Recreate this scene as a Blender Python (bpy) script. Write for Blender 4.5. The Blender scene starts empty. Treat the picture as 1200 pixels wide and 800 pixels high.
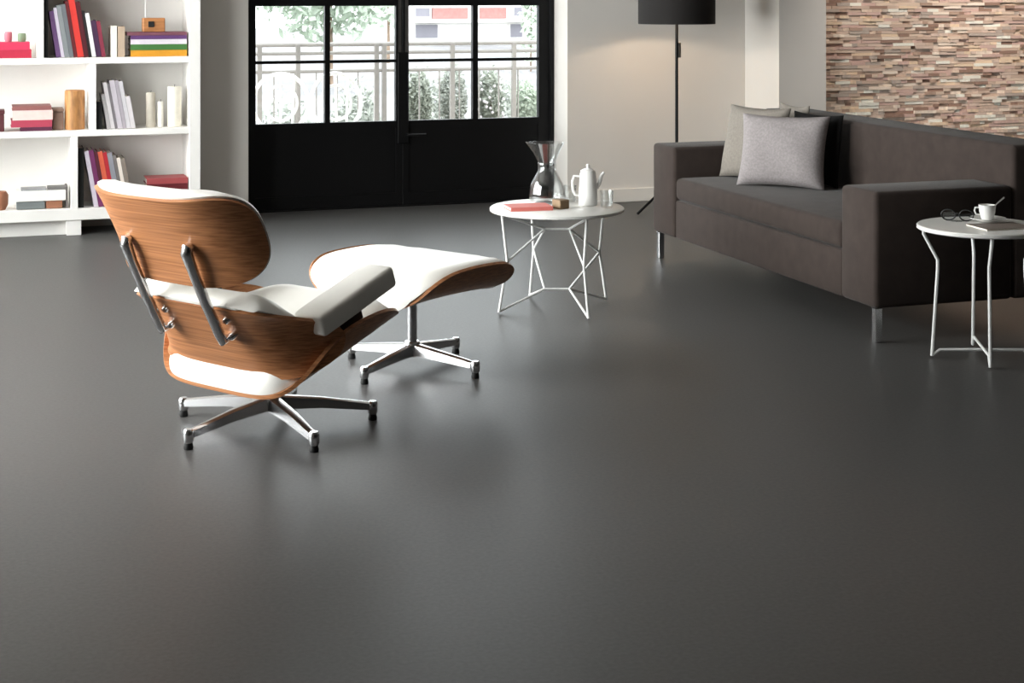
import bpy, bmesh, math, random
from mathutils import Vector, Matrix
random.seed(7)
C = bpy.context.scene.collection
S = bpy.context.scene
# ---------------------------------------------------------------- camera
F_PX, CX, HY, EYE = 1850.0, 600.0, -8.0, 1.40      # focal length, principal point and horizon in the 1200x800 frame
YAW = math.atan2(623.0, F_PX)
cam = bpy.data.cameras.new('camera'); co = bpy.data.objects.new('camera', cam); C.objects.link(co)
cam.sensor_fit = 'HORIZONTAL'; cam.sensor_width = 36.0; cam.lens = 36.0 * F_PX / 1200.0
cam.shift_y = (HY - 400.0) / 1200.0
cam.clip_start = 0.05; cam.clip_end = 400
co.location = (0, 0, EYE); co.rotation_euler = (math.pi / 2, 0, -YAW)
S.camera = co
# ---------------------------------------------------------------- world, daylight, exposure
S.view_settings.view_transform = 'Standard'; S.view_settings.look = 'None'
S.view_settings.gamma = 1.0; S.view_settings.use_curve_mapping = False
S.view_settings.exposure = 0.15
W = bpy.data.worlds.new('sky'); S.world = W; W.use_nodes = True
bg = W.node_tree.nodes['Background']
bg.inputs[0].default_value = (0.93, 0.97, 1.0, 1); bg.inputs[1].default_value = 5.5
def area(name, loc, rot, sx, sy, power, col, portal=False):
    l = bpy.data.lights.new(name, 'AREA'); l.shape = 'RECTANGLE'; l.size = sx; l.size_y = sy; l.energy = power; l.color = col
    if portal: l.cycles.is_portal = True
    o = bpy.data.objects.new(name, l); C.objects.link(o); o.location = loc; o.rotation_euler = rot
    return o
WIN = [(4.6, 6.5), (6.9, 9.1)]          # openings of the left wall (y from, to)
WZ0, WZ1, LX = 0.35, 2.75, -1.4
for i, (a, b) in enumerate(WIN):
    area('window_daylight', (LX - 0.42, (a + b) / 2, (WZ0 + WZ1) / 2), (0, -math.pi / 2, 0), WZ1 - WZ0, b - a, (245, 195)[i], (1.0, 0.99, 0.98))
area('door_portal', (2.66, 10.3, 1.4), (-math.pi / 2, 0, 0), 2.2, 2.2, 1, (1, 1, 1), True)

# ---------------------------------------------------------------- projection helpers (pixel + a known plane -> point)
cy, sy_ = math.cos(YAW), math.sin(YAW)
def c2r(X, Z): return (cy * X + sy_ * Z, -sy_ * X + cy * Z)
def ground(px, py, h=0.0):
    Z = F_PX * (EYE - h) / (py - HY); return c2r((px - CX) / F_PX * Z, Z)
def rq(px, q):                           # x of the point seen at pixel column px on the plane y = q
    t = (px - CX) / F_PX; return q * (sy_ + t * cy) / (cy - t * sy_)
def hq(px, py, q):                       # height of the point seen at px,py on the plane y = q
    x = rq(px, q); Z = sy_ * x + cy * q; return EYE - (py - HY) * Z / F_PX

# ---------------------------------------------------------------- materials
def srgb(r, g, b):
    f = lambda c: (c / 255) / 12.92 if c / 255 <= 0.04045 else ((c / 255 + 0.055) / 1.055) ** 2.4
    return (f(r), f(g), f(b), 1)
MATS = {}
def mat(name, col, rough=0.5, metal=0.0, var=0.0, scale=20.0, bump=0.0, bscale=None, spec=0.5, stretch=None, sheen=0.0, coat=0.0):
    m = bpy.data.materials.new(name); m.use_nodes = True; nt = m.node_tree; b = nt.nodes['Principled BSDF']
    b.inputs['Base Color'].default_value = col; b.inputs['Roughness'].default_value = rough; b.inputs['Metallic'].default_value = metal
    b.inputs['Specular IOR Level'].default_value = spec
    if sheen: b.inputs['Sheen Weight'].default_value = sheen; b.inputs['Sheen Roughness'].default_value = 0.4
    if coat: b.inputs['Coat Weight'].default_value = coat
    if var or bump:
        tc = nt.nodes.new('ShaderNodeTexCoord'); mp = nt.nodes.new('ShaderNodeMapping'); nt.links.new(tc.outputs['Object'], mp.inputs[0])
        if stretch: mp.inputs['Scale'].default_value = stretch
    if var:
        n = nt.nodes.new('ShaderNodeTexNoise'); n.inputs['Scale'].default_value = scale; n.inputs['Detail'].default_value = 6
        nt.links.new(mp.outputs[0], n.inputs['Vector'])
        r = nt.nodes.new('ShaderNodeValToRGB'); nt.links.new(n.outputs[0], r.inputs[0])
        r.color_ramp.elements[0].position = 0.3; r.color_ramp.elements[1].position = 0.7
        r.color_ramp.elements[0].color = tuple(c * (1 - var) for c in col[:3]) + (1,)
        r.color_ramp.elements[1].color = tuple(min(1, c * (1 + var)) for c in col[:3]) + (1,)
        nt.links.new(r.outputs[0], b.inputs['Base Color'])
    if bump:
        n2 = nt.nodes.new('ShaderNodeTexNoise'); n2.inputs['Scale'].default_value = bscale or scale * 4; n2.inputs['Detail'].default_value = 4
        nt.links.new(mp.outputs[0], n2.inputs['Vector'])
        bp = nt.nodes.new('ShaderNodeBump'); bp.inputs['Strength'].default_value = bump; bp.inputs['Distance'].default_value = 0.004
        nt.links.new(n2.outputs[0], bp.inputs['Height']); nt.links.new(bp.outputs[0], b.inputs['Normal'])
    MATS[name] = m; return m
def glass_mat(name, tint, gloss=0.08):
    m = bpy.data.materials.new(name); m.use_nodes = True; nt = m.node_tree; nt.nodes.clear()
    o = nt.nodes.new('ShaderNodeOutputMaterial'); t = nt.nodes.new('ShaderNodeBsdfTransparent'); t.inputs[0].default_value = tint
    g = nt.nodes.new('ShaderNodeBsdfGlossy'); g.inputs['Roughness'].default_value = 0.03
    lw = nt.nodes.new('ShaderNodeLayerWeight'); lw.inputs[0].default_value = 0.35
    mu = nt.nodes.new('ShaderNodeMath'); mu.operation = 'MULTIPLY_ADD'; mu.inputs[1].default_value = 0.6 if gloss < .05 else 0.4; mu.inputs[2].default_value = gloss
    mx = nt.nodes.new('ShaderNodeMixShader'); nt.links.new(lw.outputs['Facing'], mu.inputs[0]); nt.links.new(mu.outputs[0], mx.inputs[0])
    nt.links.new(t.outputs[0], mx.inputs[1]); nt.links.new(g.outputs[0], mx.inputs[2]); nt.links.new(mx.outputs[0], o.inputs[0])
    MATS[name] = m; return m
mat('floor', srgb(79, 78, 77), 0.40, var=0.14, scale=85, bump=0.05, bscale=300, spec=0.18)
mat('wall', srgb(216, 211, 205), 0.85, var=0.015, scale=3, bump=0.03, bscale=160)
mat('ceiling', srgb(180, 176, 171), 0.9, var=0.01, scale=2)
mat('wall_dark', srgb(70, 66, 62), 0.9, var=0.05, scale=3)
mat('trim', srgb(226, 221, 214), 0.6, var=0.01, scale=5)
mat('lacquer', srgb(243, 240, 236), 0.45, var=0.01, scale=6)
mat('black_steel', srgb(10, 10, 11), 0.5, var=0.2, scale=40, spec=0.25)
mat('grey_steel', srgb(120, 118, 115), 0.3, 0.8, var=0.1, scale=30)
glass_mat('pane', (0.97, 0.985, 0.98, 1), 0.03)
glass_mat('clear_glass', (0.97, 0.98, 0.98, 1), 0.06)
mat('leather', srgb(236, 233, 227), 0.42, var=0.02, scale=12, bump=0.12, bscale=260)
mat('chrome', srgb(222, 222, 224), 0.24, 1.0, var=0.04, scale=20)
mat('steel_dark', srgb(60, 60, 62), 0.3, 0.9, var=0.1, scale=20)
mat('rubber', srgb(18, 18, 18), 0.6, var=0.1, scale=30)
mat('sofa', srgb(61, 52, 48), 0.88, var=0.14, scale=16, bump=0.25, bscale=500, spec=0.2, sheen=0.1)
mat('pillow', srgb(154, 147, 147), 0.9, var=0.14, scale=100, bump=0.5, bscale=260, spec=0.2)
mat('pillow_olive', srgb(140, 133, 125), 0.9, var=0.1, scale=100, bump=0.4, bscale=260, spec=0.2)
mat('black_cloth', srgb(20, 19, 19), 0.9, var=0.15, scale=90, bump=0.3, bscale=260, spec=0.2)
mat('wire_white', srgb(236, 236, 234), 0.35, var=0.01, scale=20)
mat('table_white', srgb(240, 238, 234), 0.3, var=0.012, scale=10)
mat('porcelain', srgb(246, 245, 242), 0.15, var=0.01, scale=10)
mat('shade', srgb(22, 17, 15), 0.8, var=0.1, scale=60)
mat('shade_inner', srgb(225, 205, 170), 0.8, var=0.03, scale=60)
mat('paper', srgb(232, 224, 212), 0.9, var=0.06, scale=180, stretch=(1, 1, 8))
mat('birch', srgb(176, 124, 74), 0.6, var=0.3, scale=14, stretch=(3, 3, 1))
mat('oak_small', srgb(178, 120, 74), 0.5, var=0.25, scale=12, stretch=(1, 1, 6))
mat('foliage', srgb(150, 156, 144), 0.7, var=0.3, scale=6)  # leaf colours lightened: the overexposed outdoor haze is painted in
mat('foliage_grey', srgb(166, 170, 162), 0.7, var=0.25, scale=6)
mat('foliage_hazed', srgb(182, 193, 177), 0.7, var=0.2, scale=3)
mat('bark', srgb(130, 112, 96), 0.9, var=0.3, scale=10)
mat('terrace', srgb(196, 190, 184), 0.85, var=0.1, scale=5)
mat('ground', srgb(122, 120, 122), 0.9, var=0.3, scale=0.3)
mat('render_white', srgb(238, 236, 232), 0.85, var=0.02, scale=2)
mat('brick_red', srgb(150, 108, 104), 0.85, var=0.1, scale=8)
mat('far_glass', srgb(116, 114, 122), 0.3, var=0.05, scale=2)
mat('rail', srgb(150, 146, 142), 0.5, 0.2, var=0.05, scale=20)
mat('bloom', srgb(226, 222, 226), 0.7, var=0.1, scale=20)
def wood(name, c1, c2, rough=0.38):
    m = bpy.data.materials.new(name); m.use_nodes = True; nt = m.node_tree; b = nt.nodes['Principled BSDF']
    tc = nt.nodes.new('ShaderNodeTexCoord'); mp = nt.nodes.new('ShaderNodeMapping'); mp.inputs['Scale'].default_value = (0.8, 9, 60)
    nt.links.new(tc.outputs['Object'], mp.inputs[0])
    n = nt.nodes.new('ShaderNodeTexNoise'); n.inputs['Scale'].default_value = 3.2; n.inputs['Detail'].default_value = 8; n.inputs['Distortion'].default_value = 0.12
    nt.links.new(mp.outputs[0], n.inputs['Vector'])
    r = nt.nodes.new('ShaderNodeValToRGB'); r.color_ramp.elements[0].position = 0.30; r.color_ramp.elements[1].position = 0.66
    r.color_ramp.elements[0].color = c1; r.color_ramp.elements[1].color = c2
    nt.links.new(n.outputs[0], r.inputs[0]); nt.links.new(r.outputs[0], b.inputs['Base Color'])
    b.inputs['Roughness'].default_value = rough; b.inputs['Specular IOR Level'].default_value = 0.4
    MATS[name] = m
wood('walnut', srgb(140, 88, 54), srgb(190, 130, 86))
def colour(r, g, b, rough=0.6):
    k = 'cover_%d_%d_%d' % (r, g, b)
    if k not in MATS: mat(k, srgb(r, g, b), rough, var=0.06, scale=30)
    return k

# ---------------------------------------------------------------- mesh helpers
def obj(name, bm, m, parent=None, smooth=False):
    me = bpy.data.meshes.new(name); bmesh.ops.recalc_face_normals(bm, faces=bm.faces); bm.to_mesh(me); bm.free()
    me.materials.append(MATS[m])
    if smooth:
        for p in me.polygons: p.use_smooth = True
        if smooth != 'all': 
            try: me.set_sharp_from_angle(angle=math.radians(40))
            except Exception: pass
    o = bpy.data.objects.new(name, me); C.objects.link(o)
    if parent: o.parent = parent
    return o
def tag(o, label=None, cat=None, group=None, kind=None):
    if label: o['label'] = label
    if cat: o['category'] = cat
    if group: o['group'] = group
    if kind: o['kind'] = kind
    return o
def empty(name, loc=(0, 0, 0), rz=0.0, label=None, cat=None, group=None, kind=None):
    o = bpy.data.objects.new(name, None); C.objects.link(o); o.location = loc; o.rotation_euler = (0, 0, rz); o.empty_display_size = 0.1
    return tag(o, label, cat, group, kind)
def B(): return bmesh.new()
def box(bm, x0, x1, y0, y1, z0, z1, bev=0.0, seg=2, M=None):
    r = bmesh.ops.create_cube(bm, size=1.0); vs = r['verts']
    for v in vs: v.co = Vector(((x0 + x1) / 2 + v.co.x * (x1 - x0), (y0 + y1) / 2 + v.co.y * (y1 - y0), (z0 + z1) / 2 + v.co.z * (z1 - z0)))
    if bev:
        es = list({e for v in vs for e in v.link_edges})
        rr = bmesh.ops.bevel(bm, geom=es, offset=bev, segments=seg, profile=0.5, affect='EDGES')
        vs = list({v for f in rr['faces'] for v in f.verts} | {v for v in vs if v.is_valid})
    if M is not None:
        for v in vs: v.co = M @ v.co
    return bm
def bx(*a, **k): return box(bmesh.new(), *a, **k)
def tube(bm, pts, r, n=8, closed=False):
    pts = [Vector(p) for p in pts]; N = len(pts); rings = []
    rs = r if isinstance(r, (list, tuple)) else [r] * N
    up = None
    for i, p in enumerate(pts):
        if closed: t = (pts[(i + 1) % N] - pts[i - 1]).normalized()
        elif i == 0: t = (pts[1] - p).normalized()
        elif i == N - 1: t = (p - pts[-2]).normalized()
        else: t = ((pts[i + 1] - p).normalized() + (p - pts[i - 1]).normalized()).normalized()
        if up is None: up = Vector((0, 0, 1)) if abs(t.z) < 0.9 else Vector((0, 1, 0))
        u = (up - t * up.dot(t)).normalized(); w = t.cross(u); up = u
        rings.append([bm.verts.new(p + (u * math.cos(2 * math.pi * k / n) + w * math.sin(2 * math.pi * k / n)) * rs[i]) for k in range(n)])
    m = N if closed else N - 1
    for i in range(m):
        a, b = rings[i], rings[(i + 1) % N]
        for k in range(n): bm.faces.new((a[k], a[(k + 1) % n], b[(k + 1) % n], b[k]))
    if not closed: bm.faces.new(rings[0]); bm.faces.new(rings[-1])
    return bm
def lathe(bm, prof, n=28, c=(0, 0, 0)):
    rings = []
    for r, z in prof:
        if r < 1e-5: rings.append([bm.verts.new((c[0], c[1], c[2] + z))])
        else: rings.append([bm.verts.new((c[0] + r * math.cos(2 * math.pi * k / n), c[1] + r * math.sin(2 * math.pi * k / n), c[2] + z)) for k in range(n)])
    for a, b in zip(rings, rings[1:]):
        for k in range(n):
            k2 = (k + 1) % n
            if len(a) == 1 and len(b) == 1: continue
            if len(a) == 1: bm.faces.new((a[0], b[k], b[k2]))
            elif len(b) == 1: bm.faces.new((a[k], a[k2], b[0]))
            else: bm.faces.new((a[k], a[k2], b[k2], b[k]))
    return bm
def cyl(bm, r, z0, z1, c=(0, 0, 0), n=20, ch=0.0):
    if ch: return lathe(bm, [(0, z0), (r - ch, z0), (r, z0 + ch), (r, z1 - ch), (r - ch, z1), (0, z1)], n, c)
    return lathe(bm, [(0, z0), (r, z0), (r, z1), (0, z1)], n, c)

# ================================================================ THE ROOM
YB, YD = 9.80, 10.10
RX, YF, CEIL = 7.9, -3.2, 3.0
XDL, XDR = rq(291, YB), rq(665, YB)           # door niche, left and right reveal
PX0, PX1, PQ = rq(873, YB), rq(968, 9.31), 9.31
WB = 10.30                                    # outer face of the back wall
o = obj('floor', bx(LX - 0.3, RX + 0.2, YF - 0.2, WB, -0.12, 0.0), 'floor'); tag(o, 'dark grey smooth resilient floor', kind='structure')
o = obj('ceiling', bx(LX - 0.3, RX + 0.2, YF - 0.2, WB, CEIL, CEIL + 0.15), 'ceiling'); tag(o, 'pale plastered ceiling', kind='structure')
bm = B(); box(bm, LX - 0.3, XDL, YB, WB, 0, CEIL); box(bm, XDR, RX + 0.2, YB, WB, 0, CEIL); box(bm, XDL, XDR, YB, WB, 2.45, CEIL)
tag(obj('wall_back', bm, 'wall'), 'pale beige back wall around the black double door', kind='structure')
bm = B(); box(bm, PX0, PX1, PQ, YB - 0.001, 0, CEIL)
tag(obj('wall_pillar', bm, 'wall'), 'plain pale pillar beside the stone clad wall', kind='structure')
bm = B(); ys = [YF - 0.2, WIN[0][0], WIN[0][1], WIN[1][0], WIN[1][1], YB - 0.001]
for a, b in ((ys[0], ys[1]), (ys[2], ys[3]), (ys[4], ys[5])): box(bm, LX - 0.3, LX, a, b, 0, CEIL)
for a, b in WIN: box(bm, LX - 0.3, LX, a, b, 0, WZ0); box(bm, LX - 0.3, LX, a, b, WZ1, CEIL)
tag(obj('wall_left', bm, 'wall'), 'pale wall with two tall windows', kind='structure')
tag(obj('wall_right', bx(RX, RX + 0.2, YF - 0.2, YB - 0.001, 0, CEIL), 'wall_dark'), 'dark wall beyond the sofa', kind='structure')
tag(obj('wall_front', bx(LX, RX, YF - 0.2, YF, 0, CEIL), 'wall_dark'), 'dark wall opposite the black door', kind='structure')
for i, (a, b) in enumerate(WIN):
    w = empty('window_%d' % (i + 1), (LX - 0.2, (a + b) / 2, WZ0), 0, 'tall side window', kind='structure')
    hw, H = (b - a) / 2, WZ1 - WZ0
    bm = B()
    for y0, y1, z0, z1 in ((-hw, -hw + .05, 0, H), (hw - .05, hw, 0, H), (-hw + .05, hw - .05, 0, .05), (-hw + .05, hw - .05, H - .05, H), (-.02, .02, .05, H - .05)):
        box(bm, -.03, .03, y0, y1, z0, z1)
    obj('window_frame', bm, 'black_steel', w)
    for s in (-1, 1): obj('glass_pane', bx(-.003, .003, min(s * .02, s * (hw - .05)), max(s * .02, s * (hw - .05)), .05, H - .05), 'pane', w)
def skirting(name, x0, x1, y):
    bm = B(); box(bm, x0, x1, y - 0.016, y - 0.0005, 0, 0.092, 0.004, 1)
    tag(obj(name, bm, 'trim'), 'painted skirting board', kind='structure')
skirting('baseboard_left', rq(240, YB), XDL, YB); skirting('baseboard_back', XDR, PX0, YB); skirting('baseboard_pillar', PX0, PX1, PQ)

# ---------------------------------------------------------------- black double door
dr = empty('door_1', ((XDL + XDR) / 2, YD, 0), 0, 'black steel double door with small glazed panes above solid panels', kind='structure')
dl, drr = rq(294, YD) - dr.location.x, rq(646, YD) - dr.location.x
dm = rq(471, YD) - dr.location.x
gx = [rq(x, YD) - dr.location.x for x in (299, 380, 386, 463, 478, 553, 559, 630)]
ztop = hq(380, 7, YD); zm1 = hq(380, 70.5, YD); zm0 = hq(380, 74, YD); zb = hq(380, 143.5, YD)
rowh = zm1 - zm0 + 0
rows = [(zb, zm0), (zm1, ztop)]
z = ztop + 0.05
while z + 0.40 < 2.30: rows.append((z, z + 0.40)); z += 0.42
DT = rows[-1][1] + 0.06
bm = B()
dl2 = min(dl, gx[0] - 0.03)
box(bm, dl2 - 0.045, dl2 - 0.004, -0.05, 0.06, 0, DT + .05); box(bm, drr - 0.02, XDR - dr.location.x - 0.002, -0.05, 0.06, 0, DT + .05); box(bm, dl2 - 0.004, drr - 0.02, -0.05, 0.06, DT + .004, DT + .05)
box(bm, dl2 - 0.004, drr - 0.02, -0.05, 0.06, 0.0, 0.007)
obj('door_frame', bm, 'black_steel', dr)
def leaf(x0, x1, ga, gb, gc, gd, meet):
    bm = B(); y0, y1 = -0.022, 0.022
    box(bm, x0, ga, y0, y1, 0.008, DT); box(bm, gd, x1, y0, y1, 0.008, DT)
    box(bm, ga, gd, y0, y1, 0.008, 0.09); box(bm, ga, gd, y0, y1, rows[-1][1], DT); box(bm, ga, gd, y0, y1, zb - 0.045, zb)
    for r0, r1 in zip(rows, rows[1:]): box(bm, ga, gd, y0, y1, r0[1], r1[0])
    for r in rows: box(bm, gb, gc, y0, y1, r[0], r[1])
    lf = obj('door_leaf', bm, 'black_steel', dr)
    obj('kick_panel', bx(ga, gd, -0.012, 0.012, 0.09, zb - 0.045), 'black_steel', lf)
    for r in rows:
        obj('glass_pane', bx(ga, gb, -0.003, 0.003, r[0], r[1]), 'pane', lf)
        obj('glass_pane', bx(gc, gd, -0.003, 0.003, r[0], r[1]), 'pane', lf)
    return lf
lf = leaf(dl2, dm - 0.002, gx[0], gx[1], gx[2], gx[3], 1)
rf = leaf(dm + 0.002, drr - 0.024, gx[4], gx[5], gx[6], gx[7], 0)
zl = hq(471, 61, YD)
for xx in (rq(467.5, YD), rq(475.5, YD)):
    x = xx - dr.location.x; obj('stile_strip', bx(x - 0.010, x + 0.010, -0.027, -0.0222, zl, DT - 0.02), 'grey_steel', dr)
bm = B(); box(bm, dm - 0.036, dm + 0.036, -0.036, -0.0222, zl - 0.60, zl, 0.004, 1); obj('lock_plate', bm, 'black_steel', dr)
bm = B(); tube(bm, [(dm + 0.02, -0.036, zl - 0.54), (dm + 0.02, -0.085, zl - 0.54), (dm + 0.03, -0.09, zl - 0.54), (dm + 0.14, -0.09, zl - 0.54)], 0.008); obj('door_handle', bm, 'black_steel', dr, True)

# ---------------------------------------------------------------- stone clad wall
BQ = 9.40
wb = obj('wall_stone', bx(PX1, RX - 0.001, BQ + 0.02, YB - 0.002, 0, CEIL), 'wall'); tag(wb, 'wall clad in thin split stone strips of brown, pink and cream', kind='structure')
tones = [tuple(min(250, c + 26) for c in t_) for t_ in [(196, 172, 152), (216, 196, 178), (178, 152, 134), (156, 128, 110), (128, 98, 82), (228, 214, 200), (188, 164, 148), (162, 146, 134), (206, 180, 152), (184, 152, 140)]]
wts = [4, 3, 4, 3, 2, 2, 4, 3, 2, 3]
tm = []
for i, t in enumerate(tones):
    mat('stone_%d' % i, srgb(*t), 0.85, var=0.16, scale=30, bump=0.4, bscale=90); tm.append('stone_%d' % i)
RH = 0.0212
vis, rest = [], []
z = 0.0
while z < CEIL - RH:
    x = PX1 + 0.001 - random.uniform(0, 0.05)
    while x < RX - 0.02:
        L = random.choice((0.045, 0.06, 0.08, 0.10, 0.13, 0.16)) * random.uniform(0.85, 1.15)
        x0, x1 = max(x, PX1 + 0.001), min(x + L, RX - 0.002)
        if x1 - x0 > 0.012:
            p = (x0, x1 - 0.0012, BQ + 0.021 - random.uniform(0.014, 0.027), z, z + RH - 0.0014, random.choices(range(10), wts)[0])
            (vis if (x0 < rq(1198, BQ) and 0.62 < z < hq(1080, 1, BQ)) else rest).append(p)
        x += L
    z += RH
vis.sort(key=lambda p: -(p[1] - p[0])); rest += vis[300:]; vis = vis[:300]
unit = []
for i in range(10):
    me = bpy.data.meshes.new('stone_strip'); b = B(); box(b, 0, 1, 0, 1, 0, 1)
    bmesh.ops.recalc_face_normals(b, faces=b.faces); b.to_mesh(me); b.free(); me.materials.append(MATS[tm[i]]); unit.append(me)
for p in vis:
    o = bpy.data.objects.new('stone_strip', unit[p[5]]); C.objects.link(o); o.parent = wb
    o.location = (p[0], p[2], p[3]); o.scale = (p[1] - p[0], BQ + 0.021 - p[2], p[4] - p[3])
V, Fc, MI = [], [], []
for p in rest:
    n = len(V); y1 = BQ + 0.021
    V += [(p[0], p[2], p[3]), (p[1], p[2], p[3]), (p[1], y1, p[3]), (p[0], y1, p[3]), (p[0], p[2], p[4]), (p[1], p[2], p[4]), (p[1], y1, p[4]), (p[0], y1, p[4])]
    Fc += [(n, n + 1, n + 5, n + 4), (n + 1, n + 2, n + 6, n + 5), (n + 3, n, n + 4, n + 7), (n + 4, n + 5, n + 6, n + 7), (n, n + 3, n + 2, n + 1)]
    MI += [p[5]] * 5
me = bpy.data.meshes.new('stone_cladding'); me.from_pydata(V, [], Fc)
for t in tm: me.materials.append(MATS[t])
me.polygons.foreach_set('material_index', MI); me.update()
o = bpy.data.objects.new('stone_cladding', me); C.objects.link(o); o.parent = wb; o['kind'] = 'stuff'

# ================================================================ BOOKCASE
Q0 = 9.45; QB = YB - 0.004
bxl, bxr = -1.20, rq(235, Q0)
T = 0.036
bc = empty('bookcase', (bxl, Q0, 0), 0, 'tall white open bookcase with staggered compartments', 'bookcase')
def bpart(name, x0, x1, y0, y1, z0, z1, bev=0.002):
    return obj(name, bx(x0 - bxl, x1 - bxl, y0 - Q0, y1 - Q0, z0, z1, bev=bev, seg=1), 'lacquer', bc)
zs0 = hq(100, 257.5, Q0); zs1 = hq(100, 244, Q0)              # thick bottom board
zA = hq(100, 160, Q0), hq(100, 152.5, Q0)
zBd = hq(100, 75, Q0), hq(100, 67.5, Q0)
zC = (zBd[0] + 0.42, zBd[1] + 0.42); zD = (zC[0] + 0.42, zC[1] + 0.42); zE = (zD[0] + 0.40, zD[1] + 0.40)
sp = rq(222, Q0)
bpart('side_panel', sp, bxr, Q0, QB, 0.0, zE[1]); bpart('side_panel', bxl, bxl + 0.06, Q0, QB, 0.0, zE[1])
bpart('bottom_board', bxl + .06, sp, Q0, QB - .012, zs0, zs1)
for zz in (zA, zBd, zC, zD): bpart('shelf', bxl + .06, sp, Q0 + .004, QB - .012, zz[0], zz[1])
bpart('top_board', bxl + .06, sp, Q0, QB - .012, zE[0], zE[1])
bpart('back_panel', bxl + .06, sp, QB - .012, QB, zs0, zE[1], 0)
def divider(pxs, z0, z1): 
    for a, b in pxs: bpart('divider', a, b, Q0 + .004, QB - .012, z0, z1)
d1 = (rq(83, Q0), rq(91.5, Q0)); d2 = (rq(104.5, Q0), rq(113, Q0)); d3 = (rq(43, Q0), rq(51.5, Q0))
divider([d1, (-0.72, -0.68)], zs1, zA[0]); divider([d2, (-0.62, -0.58)], zA[1], zBd[0]); divider([d3, (-0.80, -0.76)], zBd[1], zC[0]); divider([d2], zC[1], zD[0]); divider([d1], zD[1], zE[0])
bpart('leg', rq(78, Q0), rq(95.5, Q0), Q0 + .01, Q0 + .09, 0, zs0); bpart('leg', -0.9, -0.82, Q0 + .01, Q0 + .09, 0, zs0)
bpart('plinth', bxl + .06, rq(78, Q0), Q0 + .06, Q0 + .08, 0, zs0)

# ---------------------------------------------------------------- books
QF = Q0 + 0.03
def book_at(M, t, h, d, col, label, group=None, pages='paper'):
    """book standing on z=0, spine at y=0 facing -y, thickness along x from 0 to t, M = placement"""
    bm = B(); c = 0.003
    box(bm, 0, c, 0, d, 0, h); box(bm, t - c, t, 0, d, 0, h); box(bm, c, t - c, 0, c, 0, h)
    b = obj('book', bm, col); b.matrix_world = M
    tag(b, label, 'book', group)
    obj('pages', bx(c, t - c, c, d - 0.005, 0.004, h - 0.004), pages, b)
    return b
def standing(x, z, t, h, col, label, lean=0.0, d=0.19, q=None):
    """x = left end of the foot; lean > 0 tips the top towards -x; returns the next free x"""
    a = math.radians(lean)
    M = Matrix.Translation((x, q or QF, z)) @ Matrix.Rotation(-a, 4, 'Y')
    if a > 0: M = Matrix.Translation((x, q or QF, z + 0.0)) @ Matrix.Translation((0, 0, t * 0)) @ Matrix.Rotation(-a, 4, 'Y')
    b = book_at(M, t, h, d, col, label)
    return x + t / math.cos(a) + .0012
def lying(x0, x1, z, t, col, label, d=0.19, q=None, rz=0.0):
    M = Matrix.Translation((x0, (q or QF), z)) @ Matrix.Rotation(math.radians(rz), 4, 'Z') @ Matrix.Translation((x1 - x0, 0, 0)) @ Matrix.Rotation(-math.pi / 2, 4, 'Y') 
    return book_at(M, t, x1 - x0, d, col, label)
def P(px): return rq(px, QF)
m1 = 1 / 202.0
# row above (base on zBd), long compartment
z = zBd[1] + 0.0006
x = d3[1] + 0.004
x = standing(x, z, 0.020, 0.345, colour(16, 14, 16), 'tall black book upright against the divider of the upper shelf')
L = 9.0
x += 0.335 * math.sin(math.radians(L)) * 0.86
for t, h, c, lab in ((.026, .270, (92, 62, 104), 'purple book leaning on the tall black upright book'),
                     (.018, .290, (196, 186, 200), 'lilac book leaning between purple and grey books'),
                     (.026, .305, (128, 132, 134), 'mid grey book leaning beside the lilac book'),
                     (.022, .310, (104, 108, 112), 'darker slate grey book leaning on the upper shelf'),
                     (.020, .330, (92, 18, 24), 'dark crimson book leaning beside the bright red book'),
                     (.034, .340, (206, 52, 44), 'wide bright red book leaning on the upper shelf'),
                     (.026, .325, (78, 14, 26), 'maroon book leaning right after the bright red book'),
                     (.016, .270, (26, 20, 22), 'thin black book leaning beside the white book'),
                     (.022, .258, (232, 230, 228), 'white book leaning between black and plum books'),
                     (.030, .215, (64, 34, 66), 'dark plum book leaning on the upper shelf'),
                     (.022, .210, (134, 46, 66), 'short raspberry book at the end of the leaning row')):
    x = standing(x, z, t, h, colour(*c), lab, L)
x = max(x + 0.012, P(130))
x = standing(x, z, 0.034, 0.182, colour(240, 234, 220), 'cream book standing upright beside the lying stack')
x = standing(x + 0.004, z, 0.040, 0.178, colour(186, 164, 142), 'tan book standing upright beside the cream book')
xs0, xs1 = P(153), P(219)
zz = z
for t, dx0, dx1, c, lab in ((.038, 0, 0, (214, 150, 40), 'ochre yellow book at the bottom of the lying stack'),
                            (.034, 0, 0, (66, 116, 58), 'green book lying on the ochre book'),
                            (.030, 0, .0, (222, 212, 222), 'pale lilac book lying on the green book'),
                            (.022, .0, .0, (96, 58, 112), 'violet book lying on the pale lilac book'),
                            (.020, -.02, .0, (120, 72, 84), 'dusty maroon book on top of the lying stack')):
    lying(xs0 + dx0, xs1 + dx1, zz, t - .001, colour(*c), lab); zz += t
# small wooden box with black square on that stack
wx0, wx1 = P(168), P(194)
wr = empty('wooden_box', ((wx0 + wx1) / 2, QF + 0.06, zz), 0, 'small wooden box with a black square front and upright thin rod', 'box')
hw = (wx1 - wx0) / 2
obj('body', bx(-hw, hw, -.04, .04, 0, .082, bev=.005), 'oak_small', wr)
obj('black_square', bx(-hw + .03, -hw + .064, -.046, -.0402, .028, .062, bev=.002), 'rubber', wr)
bm = B(); tube(bm, [(-hw + .02, 0.02, .082), (-hw + .02, 0.02, .21)], .003, 6); obj('rod', bm, 'wire_white', wr, True)
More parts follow.
